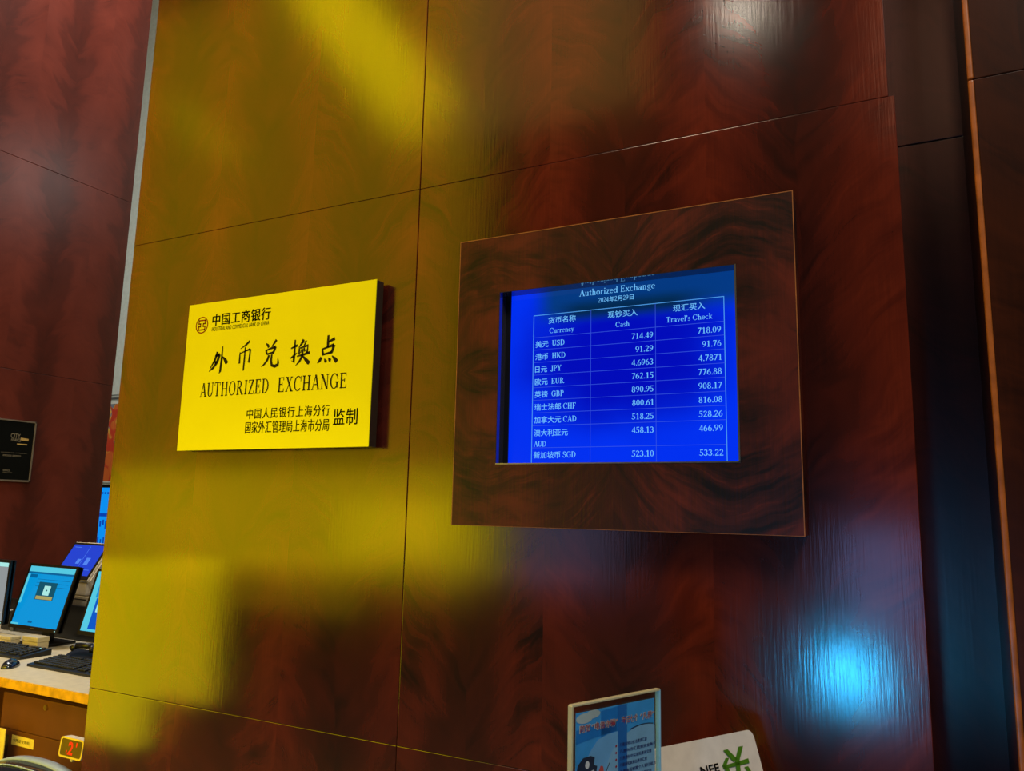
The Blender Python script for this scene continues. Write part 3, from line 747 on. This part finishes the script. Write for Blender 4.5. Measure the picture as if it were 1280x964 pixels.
# thin white cable between the monitors
b = B(); a0, a1 = at(-6, 766, 2.56), at(16, 762.5, 2.64)
b.tube([a0, a0.lerp(a1, .5)+Vector((0, 0, -.003)), a1], .0035)
tag(b.obj('cable', M['white_plastic']), 'thin white cable stretched from the grey screen to the middle monitor', 'cable')

# notice on the left wall (plane x = -5.5)
YZ = lambda o: (Vector(o), Vector((0, 1, 0)), Vector((0, 0, 1)))     # faces +x
def lw(px, py):
    d = RT*((px-640)/FPX) - UP*((py-482)/FPX) + _f
    return CAM + d*(-5.5/d.x)
n1, n2, n3 = lw(43, 528), lw(37, 603), lw(0, 525)
nb = thing('wall_notice', 'black framed notice with small pale lettering on the red brown office wall', 'notice board', (-5.5, 0, 0))
ny1 = (n1.y+n2.y)/2; ny0 = ny1-.55; nz0, nz1 = n2.z, n1.z
b = B(); b.box((0.0005, ny0, nz0), (.012, ny1, nz1), .001); b.obj('board', plain('notice_black', (10, 12, 12), .3, spec=.4), nb)
b = B()
for (y0, y1, z0, z1) in ((ny0, ny1, nz1-.008, nz1), (ny0, ny1, nz0, nz0+.01), (ny1-.008, ny1, nz0, nz1), (ny0, ny0+.008, nz0, nz1)): b.box((.0, y0-.001, z0-.001), (.016, y1+.001, z1+.001), .001)
b.obj('rim', plain('notice_rim', (118, 108, 98), .4, .3), nb)
frn = YZ((.0125, 0, 0))
M['pale_ink'] = plain('pale_ink', (120, 112, 96), .5); M['tan_ink'] = plain('tan_ink', (176, 146, 84), .5)
def nl(px, py): q = lw(px, py); return q.y, q.z
for s_, p0, h, w_ in (('CITY', (12, 547), .042, .065), ('FINANCE', (12.5, 551.5), .031, .065), ('········ ·······', (0, 567), .03, .17), ('===== =====', (2, 571), .03, .12), ('SERVICE', (2, 589), .018, .045), ('--------', (2, 591.5), .02, .06)):
    y, z = nl(*p0); b = B(); put(b, font_polys(s_, .01), frn, y, z, h=h, w=w_); b.obj('lettering', M['pale_ink'], nb, 'flat')
b = B()
y, z = nl(24.5, 548); b.poly([(y, z-.014), (y+.055, z-.017), (y+.055, z), (y, z+.003)], frn)
y, z = nl(20, 554.5); b.poly([(y, z-.008), (y+.07, z-.008), (y+.07, z), (y, z)], frn)
b.obj('accent', M['tan_ink'], nb, 'flat')

# poster and display in the slot between the two walls (far white wall, Y = 5)
def far(px, py): return at(px, py, 5.0-.02)
pt0, pt1 = far(145, 505), far(138, 602)
pz1, pz0 = pt0.z, pt1.z
pst = thing('orange_poster', 'orange poster with yellow and grey shapes in the narrow gap beside the office wall', 'poster', (-7.25, 3.23, 0))
def poster_mat():
    m, nt, bs = new_mat('poster_print'); N = NX(nt)
    tc = nt.nodes.new('ShaderNodeTexCoord')
    n = N.noise(tc.outputs['Object'], 5, 2, .5, 1.2)
    v = nt.nodes.new('ShaderNodeTexVoronoi'); v.inputs['Scale'].default_value = 7; nt.links.new(tc.outputs['Object'], v.inputs['Vector'])
    c = N.mix(N.smooth(n, .52, .56), lin(214, 104, 44), lin(226, 178, 70))
    c = N.mix(N.smooth(n, .60, .63), c, lin(120, 130, 150))
    c = N.mix(N.smooth(v.outputs['Distance'], .62, .7), c, lin(200, 60, 36))
    nt.links.new(c, bs.inputs['Base Color']); bs.inputs['Roughness'].default_value = .5
    return m
b = B(); b.box((0, 0, pz0), (.9, .006, pz1), .001); b.obj('print', poster_mat(), pst)
b = B(); b.ring((-.03, pz0-.012, .93, pz1+.02), (0, pz0, .9, pz1), -.006, .008); b.obj('frame', M['white_frame'], pst)
b = B(); b.box((-.03, .0, pz1+.045), (.93, .012, pz1+.065), .002); b.box((-.03, .0, pz1+.085), (.93, .008, pz1+.092)); b.obj('hanging_rail', M['grey_line'], pst)
bd0, bd1 = far(132, 607), far(124, 690)
dsp = thing('wall_display', 'tall blue lit display in the narrow gap below the orange poster', 'screen', (-7.25, 3.20, 0))
b = B(); b.ring((0, bd1.z-.03, .9, bd0.z+.005), (.012, bd1.z, .888, bd0.z-.022), -.004, .04); b.box((0, .006, bd1.z-.03), (.9, .0485, bd0.z+.005)); b.obj('housing', M['black'], dsp)
hz = bd0.z-.022-bd1.z
b = B(); b.box((.012, .0, bd1.z), (.888, .0055, bd0.z-.022)); sc_ = b.obj('screen', glow('display_blue', (10, 142, 240)), dsp)
b = B(); fdd = XZ((0, -.0006, 0)); zc_ = bd1.z
ui_local(b, (.012, zc_+hz*.55, .888, zc_+hz*.6), fdd)
for i in range(22): ui_local(b, (.03+.04*i, zc_+hz*(.36+.03*(i % 3)), .055+.04*i, zc_+hz*(.5-.02*(i % 2))), fdd); ui_local(b, (.02+.04*i, zc_+hz*.1, .04+.04*i, zc_+hz*(.2+.03*(i % 2))), fdd); ui_local(b, (.02+.04*i, zc_+hz*.9, .045+.04*i, zc_+hz*.93), fdd)
b.obj('screen_text', glow('display_deep', (6, 62, 170)), sc_, 'flat')

# banknote counter low at the left with its small LED read-out
Yn = 1.93
q0, q1 = at(10, 966, Yn), at(108, 956, Yn); qt = at(70, 948, Yn)
low_ = thing('low_stand', 'low dark stand carrying the note counter below the frame', 'stand', ((q0.x+q1.x)/2, Yn-DIST, 0))
zbn = qt.z-.235
b = B(); b.box((-.35, -.22, zbn-.03), (.4, .14, zbn), .004); b.obj('top', M['brown'], low_)
for lx in (-.32, .37):
    for ly in (-.19, .11):
        b = B(); b.box((lx-.02, ly-.02, 0), (lx+.02, ly+.02, zbn-.03)); b.obj('leg', M['brown'], low_)
nc = thing('note_counter', 'dark banknote counter with silver rounded hood at the lower left', 'machine', ((q0.x+q1.x)/2-.02, Yn-DIST, zbn))
w2 = (q1.x-q0.x)/2+.06
def arch(x): return .222-.06*abs(x/w2)**2.4
NSEG = 24
XSN = [w2*(2*i/NSEG-1) for i in range(NSEG+1)]
b = B()
b.loft([[(x, -.17, 0), (x, -.185, .04), (x, -.17, arch(x)*.62), (x, -.10, arch(x)*.90), (x, -.04, arch(x)*.985), (x, -.03, arch(x)*.95), (x, .06, arch(x)*.7), (x, .11, 0)] for x in XSN])
b.obj('body', M['navy'], nc, True)
b = B()
b.loft([[(x, -.036, arch(x)*.96), (x, -.036, arch(x)), (x, -.02, arch(x)+.003), (x, .002, arch(x)+.001), (x, .012, arch(x)*.97), (x, .012, arch(x)*.9)] for x in XSN])
b.obj('hood', M['silver'], nc, True)
b = B(); b.tube([(x, -.075, arch(x)*.945+.001) for x in XSN], .003, 8); b.obj('rim', M['silver'], nc, True)
b = B(); b.box((.02, -.16, .06), (.14, -.185, .12), .004); b.obj('keypad', M['key'], nc)
d0, d1, d2, d3 = at(75.5, 921, Yn), at(103.5, 926, Yn), at(100, 951, Yn), at(71, 945.5, Yn)
led = thing('number_display', 'small yellow framed read-out with red lit digits above the note counter', 'display', ((d0.x+d1.x)/2, Yn-DIST, (d2.z+d3.z)/2), (math.radians(-6), 0, 0))
lw_, lh_ = (d1.x-d0.x+d2.x-d3.x)/2, (d0.z+d1.z-d2.z-d3.z)/2
def rrect(w, h, r, n=5):
    out = []
    for cx_, cz_, a0 in ((w/2-r, r, -90), (w/2-r, h-r, 0), (-w/2+r, h-r, 90), (-w/2+r, r, 180)):
        for i in range(n+1):
            a = math.radians(a0+90*i/n); out.append((cx_+r*math.cos(a), cz_+r*math.sin(a)))
    return out
b = B(); b.prism(rrect(lw_, lh_, .012), XZ((0, 0, 0)), -.03, .0); b.obj('case', M['white_plastic'], led)
b = B()
oo, ii = rrect(lw_, lh_, .012), [(x, z+.006) for x, z in rrect(lw_-.012, lh_-.012, .008)]
k = len(oo)
for i in range(k): b.poly([oo[i], oo[(i+1) % k], ii[(i+1) % k], ii[i]], XZ((0, -.0015, 0)))
b.obj('rim', plain('yellow_rim', (236, 208, 60), .4), led, 'flat')
b = B(); b.poly(ii, XZ((0, -.0008, 0))); b.obj('window', plain('olive_window', (112, 94, 12), .12, spec=.8), led, 'flat')
b = B(); put(b, font_polys('2', .03), XZ((0, -.0018, 0)), -.002, lh_*.2, h=lh_*.85, align='c')
put(b, font_polys(',', .03), XZ((0, -.0018, 0)), -.022, lh_*.3, h=lh_*.5, align='c'); put(b, font_polys("'", .03), XZ((0, -.0018, 0)), .028, lh_*.3, h=lh_*.7, align='c')
b.obj('digits', glow('red_digits', (250, 62, 10), 1.1), led, 'flat')
b = B(); b.box((-.008, .008, -.012), (.008, .02, .004), .003); b.obj('stalk', M['cream_plastic'], led)

# ------------------------------------------------------------------ counter along the wall with the leaflet holder and the card sign
zc = Z(-.60)
ctr = thing('service_counter', 'dark wooden service counter along the wall just below the picture', 'counter', (.1, 0, 0))
b = B(); b.box((-.72, -1.15, zc-.04), (1.0, -.005, zc), .006); b.obj('worktop', M['counter'], ctr)
b = B(); b.box((-.68, -1.08, .08), (.95, -.01, zc-.04), .002); b.box((-.66, -1.04, 0), (.93, -.01, .08)); b.obj('front_panel', M['counter'], ctr)

# acrylic leaflet holder
Y1 = 1.10; A0 = at(713, 883, Y1); Y2 = 1.161*Y1; A1 = at(822.5, 861.5, Y2)
ew = (A1-A0); ew.z = 0; HW = ew.length; ang = math.atan2(ew.y, ew.x)
HH = (A0.z+A1.z)/2-zc
hol = thing('leaflet_holder', 'clear acrylic stand-up holder with a blue police safety leaflet on the counter', 'leaflet holder', (A0.x, A0.y, zc), (0, 0, ang))
def acrylic():
    m = bpy.data.materials.new('clear_acrylic'); m.use_nodes = True; nt = m.node_tree
    nt.nodes.remove(nt.nodes['Principled BSDF']); out = nt.nodes['Material Output']
    tr = nt.nodes.new('ShaderNodeBsdfTransparent'); tr.inputs[0].default_value = (.95, .98, .985, 1)
    gl = nt.nodes.new('ShaderNodeBsdfGlossy'); gl.inputs['Roughness'].default_value = .04
    fr = nt.nodes.new('ShaderNodeMath'); fr.operation = 'MULTIPLY_ADD'; fr.inputs[1].default_value = .25; fr.inputs[2].default_value = .025
    lw_n = nt.nodes.new('ShaderNodeLayerWeight'); lw_n.inputs[0].default_value = .2; nt.links.new(lw_n.outputs['Facing'], fr.inputs[0])
    mx = nt.nodes.new('ShaderNodeMixShader')
    nt.links.new(fr.outputs[0], mx.inputs[0]); nt.links.new(tr.outputs[0], mx.inputs[1]); nt.links.new(gl.outputs[0], mx.inputs[2])
    nt.links.new(mx.outputs[0], out.inputs['Surface'])
    return m
M['acr'] = acrylic()
M['acr_edge'] = plain('acrylic_edge', (206, 196, 150), .15, spec=.9)
M['acr_edge_bluelit'] = plain('acrylic_edge_bluelit', (150, 206, 226), .12, spec=.9)  # blue light on the right edge painted into the acrylic colour
def pv(x, z): return (x, z)
# the printed sheet, local frame: x along the width, z up, faces -y
pm = .011
b = B(); b.box((pm, -.0004, .012), (HW-pm*.9, .0004, HH-.012)); sheet = b.obj('leaflet', plain('leaflet_blue', (72, 174, 240), .5), hol)
LW, LH = HW-pm*1.9, HH-.024
LF = XZ((pm, -.0007, .012))
def L(u, v): return (u*LW, LH-v*.69*LW)           # u, v in leaflet widths, v down from the top edge
def Lp(b, pts, k=0): b.poly([L(*q) for q in pts], LF, -0+.0001*k)
def blob(b, cx_, cy_, rx, ry, k=0, n=28, a0=0, a1=360): Lp(b, [(cx_+rx*math.cos(math.radians(a0+(a1-a0)*i/n)), cy_-ry*math.sin(math.radians(a0+(a1-a0)*i/n))) for i in range(n)], k)
ink = {n: plain('print_'+n, c, .5) for n, c in dict(deep=(34, 136, 214), pale=(150, 200, 230), cloud=(206, 214, 206), dark=(44, 62, 84), stripe=(36, 120, 196), cap=(44, 54, 74), skin=(226, 190, 166), red=(206, 84, 74), white=(232, 226, 218), redtext=(190, 44, 50), bluetext=(44, 60, 122), light=(130, 192, 236), green=(110, 160, 130)).items()}
def layer(name, mat, fn):
    b = B(); fn(b); return b.obj(name, mat, sheet, 'flat')
layer('sky_band', ink['deep'], lambda b: (Lp(b, [(.0, .2), (.5, .16), (.5, .3), (.2, .33), (0, .36)], 0), Lp(b, [(.3, .03), (.62, .0), (.62, .4), (.3, .34)], 0)))
layer('cloud', ink['cloud'], lambda b: (blob(b, .1, .075, .1, .06, 1), blob(b, .2, .045, .09, .05, 1.2)))
layer('hill', ink['light'], lambda b: Lp(b, [(.0, .66), (.1, .6), (.18, .46), (.26, .36), (.38, .32), (.52, .31), (.52, 1.6), (0, 1.6)], 2))
layer('text_disc', ink['pale'], lambda b: Lp(b, [(1, .34)] + [(.86+.5*math.cos(math.radians(a)), .80-.5*math.sin(math.radians(a))) for a in range(78, 270, 8)] + [(.86, 1.35), (1, 1.35)], 3))
layer('disc_line', ink['dark'], lambda b: Lp(b, [(.40, .66), (.41, .66), (.32, .86), (.305, .86)], 4))
layer('disc_line', ink['dark'], lambda b: [Lp(b, [(.84+r_*math.cos(math.radians(a_)), .80-r_*math.sin(math.radians(a_))) for r_, a_ in ((.5, a), (.512, a), (.512, a+6), (.5, a+6))], 4) for a in list(range(74, 106, 6))])
layer('tower_stripe', ink['stripe'], lambda b: Lp(b, [(.51, .0), (.625, .0), (.63, 1.6), (.52, 1.6)], 5))
TI = (('防范', .045, .165), ('“电信诈骗”', .19, .50), ('牢记七个', .565, .76), ('“凡是”', .81, .985))
def title(b):
    for s_, u0, u1 in TI:
        put(b, font_polys(s_, .0), LF, L(u0, 0)[0], L(0, .225)[1], h=.062*LW, w=(u1-u0)*LW, off=.0009)
layer('title', ink['redtext'], title)
def title_halo(b):
    for s_, u0, u1 in TI:
        put(b, font_polys(s_, .05), LF, L(u0-.01, 0)[0], L(0, .23)[1], h=.066*LW, w=(u1-u0+.02)*LW, off=.0006)
layer('title_outline', ink['cloud'], title_halo)
def body(b):
    for i, s_ in enumerate(('凡是自称公检法要求汇款', '凡是叫你汇款到安全账户', '凡是通知中奖领奖要先交钱', '凡是通知家属出事先汇款', '凡是电话索要个人银行信息', '凡是叫你开通网银接受检查', '凡是自称领导要求汇款')):
        put(b, font_polys(s_, .012), LF, L(.53, 0)[0], L(0, .50+.081*i)[1], h=.032*LW, w=(.36+.06*((i*2) % 3))*LW, off=.0009)
layer('small_print', ink['bluetext'], body)
layer('bullets', ink['redtext'], lambda b: [blob(b, .485, .485+.081*i, .01, .014, 8) for i in range(7)])
# plain drawing of an officer with cap and a red loudhailer
def up(pts): return [(u, v-.2) for u, v in pts]
layer('drawn_face', ink['skin'], lambda b: (blob(b, .13, .87, .105, .13, 8), blob(b, .02, .86, .03, .04, 8), blob(b, .245, .84, .03, .04, 8)))
layer('drawn_cap', ink['cap'], lambda b: (Lp(b, up([(.02, .80), (.08, .73), (.17, .725), (.22, .75), (.21, .84), (.25, .86), (.24, .93), (.02, .98), (.0, .9)]), 9), blob(b, .08, .85, .018, .03, 9.5), blob(b, .19, .84, .018, .03, 9.5)))
layer('cap_badge', ink['white'], lambda b: (blob(b, .13, .62, .025, .045, 10), Lp(b, up([(.05, .935), (.21, .89), (.215, .905), (.055, .95)]), 10)))
layer('loudhailer', ink['red'], lambda b: Lp(b, up([(.21, 1.06), (.29, .87), (.32, .88), (.34, 1.0), (.3, 1.03), (.27, 1.12)]), 10))
# acrylic plates and edges
b = B(); b.box((0, -.004, .0), (HW, -.0016, HH), .0006); b.box((0, .0012, .0), (HW, .0036, HH), .0006); b.obj('acrylic_sheet', M['acr'], hol)
b = B(); b.box((-.0012, -.0045, .0), (.0022, .004, HH), .0006); b.box((0, -.0045, HH-.0015), (HW, .004, HH+.0016), .0006); b.obj('edge', M['acr_edge'], hol)
b = B(); b.box((HW-.002, -.0045, 0), (HW+.0012, .004, HH), .0006); b.obj('edge', M['acr_edge_bluelit'], hol)
b = B(); b.box((-.01, -.05, 0), (HW+.01, .05, .006), .002); b.obj('base', M['acr_edge'], hol)

# white card sign, leaning back
Yk = 1.45
K0 = at(823, 938, Yk); K1 = at(940, 911.5, Yk*1.152)
ek = K1-K0; ek.z = 0; ang2 = math.atan2(ek.y, ek.x)
CWd, CHt = .27, (K1.z-zc-.003)/math.cos(math.radians(19))
card = thing('card_sign', 'white rounded plastic sign with a green yen-like mark beside the leaflet holder', 'sign', (K1.x, K1.y, zc+.003), (0, 0, ang2))
Rl = Matrix.Rotation(-math.radians(19), 4, 'X')
Rl = Matrix.Translation((0, -math.sin(math.radians(19))*CHt, 0)) @ Rl
b = B()
out = [(x-CWd/2, z) for x, z in rrect(CWd, CHt, .014, 6)]
b.prism(out, XZ((0, 0, 0)), -.006, 0, .001); o = b.obj('plate', M['white_plastic'], card); o.matrix_local = Rl
o['label'] = 'white plate'
M['green'] = plain('green_print', (72, 124, 18), .5)
FC = XZ((0, -.0016, 0))
# mark: coordinates picked off in card widths (u from the right edge, v from the top)
def cardpt(px, py):
    """pixel to card plane"""
    d = RT*((px-640)/FPX) - UP*((py-482)/FPX) + _f
    Mw = Matrix.Translation((K1.x, K1.y, zc+.003)) @ Matrix.Rotation(ang2, 4, 'Z') @ Rl
    inv = Mw.inverted(); c = inv @ CAM; dd = inv.to_3x3() @ d
    t = -c.y/dd.y; h = c+dd*t
    return (h.x, h.z)
kq = lambda x, y: cardpt(900+x/7.11, 900+y/7.11)
b = B()
for quad in (((22, 272), (62, 262), (150, 350), (112, 372)), ((158, 240), (200, 232), (166, 372), (126, 372)), ((22, 410), (246, 342), (256, 384), (24, 438)), ((42, 342), (76, 336), (44, 432), (14, 412)),
             ((130, 380), (172, 372), (182, 500), (146, 500)), ((210, 420), (244, 412), (300, 500), (262, 500)), ((30, 430), (70, 420), (100, 500), (66, 500))):
    b.poly([kq(*q_) for q_ in quad], FC)
o = b.obj('green_mark', M['green'], card, 'flat'); o.matrix_local = Rl
b = B()
e0, e1 = cardpt(876, 967.5), cardpt(899, 962.5)
put(b, [[(q_[0], q_[1]) for q_ in pp] for pp in font_polys('NEE', .02)], FC, e0[0], e0[1]-.003, h=.020, w=e1[0]-e0[0])
o = b.obj('lettering', M['ink'], card, 'flat'); o.matrix_local = Rl
b = B(); b.loft([[(-.2, -.002, 0), (-.1, -.002, 0), (-.1, .06, 0), (-.2, .06, 0)], [(-.2, -.03, .1), (-.1, -.03, .1), (-.1, -.024, .1), (-.2, -.024, .1)]]); b.obj('back_strut', M['white_plastic'], card)

# ------------------------------------------------------------------ lights
def area(name, loc, target, sx, sy, radiance, color, shape='RECTANGLE', spread=None):
    l = bpy.data.lights.new(name, 'AREA'); l.shape = shape; l.size = sx; l.size_y = sy
    A = sx*sy*(PI/4 if shape in ('DISK', 'ELLIPSE') else 1)
    l.energy = radiance*PI*A; l.color = color
    if spread: l.spread = spread
    o = bpy.data.objects.new(name, l); C.objects.link(o)
    o.location = loc
    d = (Vector(target)-Vector(loc)).normalized()
    o.rotation_euler = d.to_track_quat('-Z', 'Y').to_euler()
    return o
def mirror(px, py, Yplane):
    """point on the plane y = Yplane that the wall shows reflected at a pixel"""
    w = at(px, py, DIST); d = w-CAM; d.y = -d.y
    return w + d*((Yplane-w.y)/d.y)
def mpanel(name, px, py, Yp, sx, sy, rad, col, shape='RECTANGLE', roll=0):
    """unseen area light across the hall, placed for its reflection in the wall"""
    p_ = mirror(px, py, Yp)
    o = area(name, p_, (p_.x, p_.y+1, p_.z), sx, sy, rad, col, shape)
    o.rotation_euler = (PI/2, roll, 0)
    return o
YEL = (1.0, .79, .0)
AMB = (1.0, .59, .0)
YP = -2.6
def mrect(name, x0, y0, x1, y1, rad, col, Yp=YP, roll=0, shape='RECTANGLE'):
    a, c = mirror(x0, (y0+y1)/2, Yp), mirror(x1, (y0+y1)/2, Yp)
    t, u = mirror((x0+x1)/2, y0, Yp), mirror((x0+x1)/2, y1, Yp)
    return mpanel(name, (x0+x1)/2, (y0+y1)/2, Yp, abs(c.x-a.x), abs(t.z-u.z), rad, col, shape, roll)
mrect('glow_hall', 120, -60, 560, 690, 1.4, AMB)  # unseen yellow and amber panels, added and shaped for the wall's gold reflections
mrect('glow_warm', 565, -120, 800, 150, 1.0, (1, .5, .1))
mrect('glow_strip', 425, -90, 490, 200, 4.6, YEL, Yp=-2.5, roll=-math.radians(38))
mrect('glow_streak', 238, 95, 260, 225, 1.0, YEL, Yp=-2.5, roll=-math.radians(45))
mrect('glow_band', 100, 585, 580, 705, 2.0, YEL, Yp=-2.5)
mrect('glow_corner', 425, 625, 575, 700, 2.4, YEL, Yp=-2.4)
mrect('glow_side', 80, 695, 190, 925, 4.0, YEL, Yp=-.8)
mrect('glow_side', 190, 695, 272, 875, 3.6, YEL, Yp=-.8)
mrect('glow_mid', 280, 690, 450, 765, 1.0, AMB, Yp=-1.6)
mrect('downlight', 912, 0, 940, 28, 58, (1, .88, .7), shape='DISK')
mrect('lamp_blue', 1034, 808, 1092, 880, 58, (.03, .5, 1), shape='ELLIPSE')
mrect('lamp_blue_soft', 1050, 660, 1160, 790, 2.4, (.24, .42, 1))
mrect('lamp_violet', 640, 600, 770, 730, .8, (.5, .5, 1))
mrect('fill_recess', 1120, -110, 1225, 150, 2.4, (1, .42, .24))  # unseen warm fill added to brighten the recess
# unseen fill lights added high in the hall, white office light behind the wall
area('fill_high', (2.2, -3.2, 6.6), (-.6, -.3, 1.2), 1.6, 1.6, 27, (1, .9, .76))
area('fill_high', (-1.6, -3.0, 7.0), (.2, .2, 1.4), 1.2, 1.2, 16, (1, .74, .5))
area('lamp_office', (-4.5, .9, 6.9), (-4.5, .9, 0), 1.6, 1.2, 36, (1, .97, .92))
area('lamp_sheen', (-2.6, 3.0, 4.95), (-5.5, 1.4, 3.4), .6, .6, 6, (1, .95, .9))
area('fill_back', (-6.8, .9, 3.6), (-6.8, 3.3, 3.6), 1.0, 4.0, 2.2, (.93, 1, .98))  # unseen upright fill added to light the white wall evenly

w = bpy.data.worlds.new('world'); SC.world = w; w.use_nodes = True
w.node_tree.nodes['Background'].inputs[0].default_value = (.02, .014, .01, 1)
w.node_tree.nodes['Background'].inputs[1].default_value = .5
SC.cycles.use_denoising = True
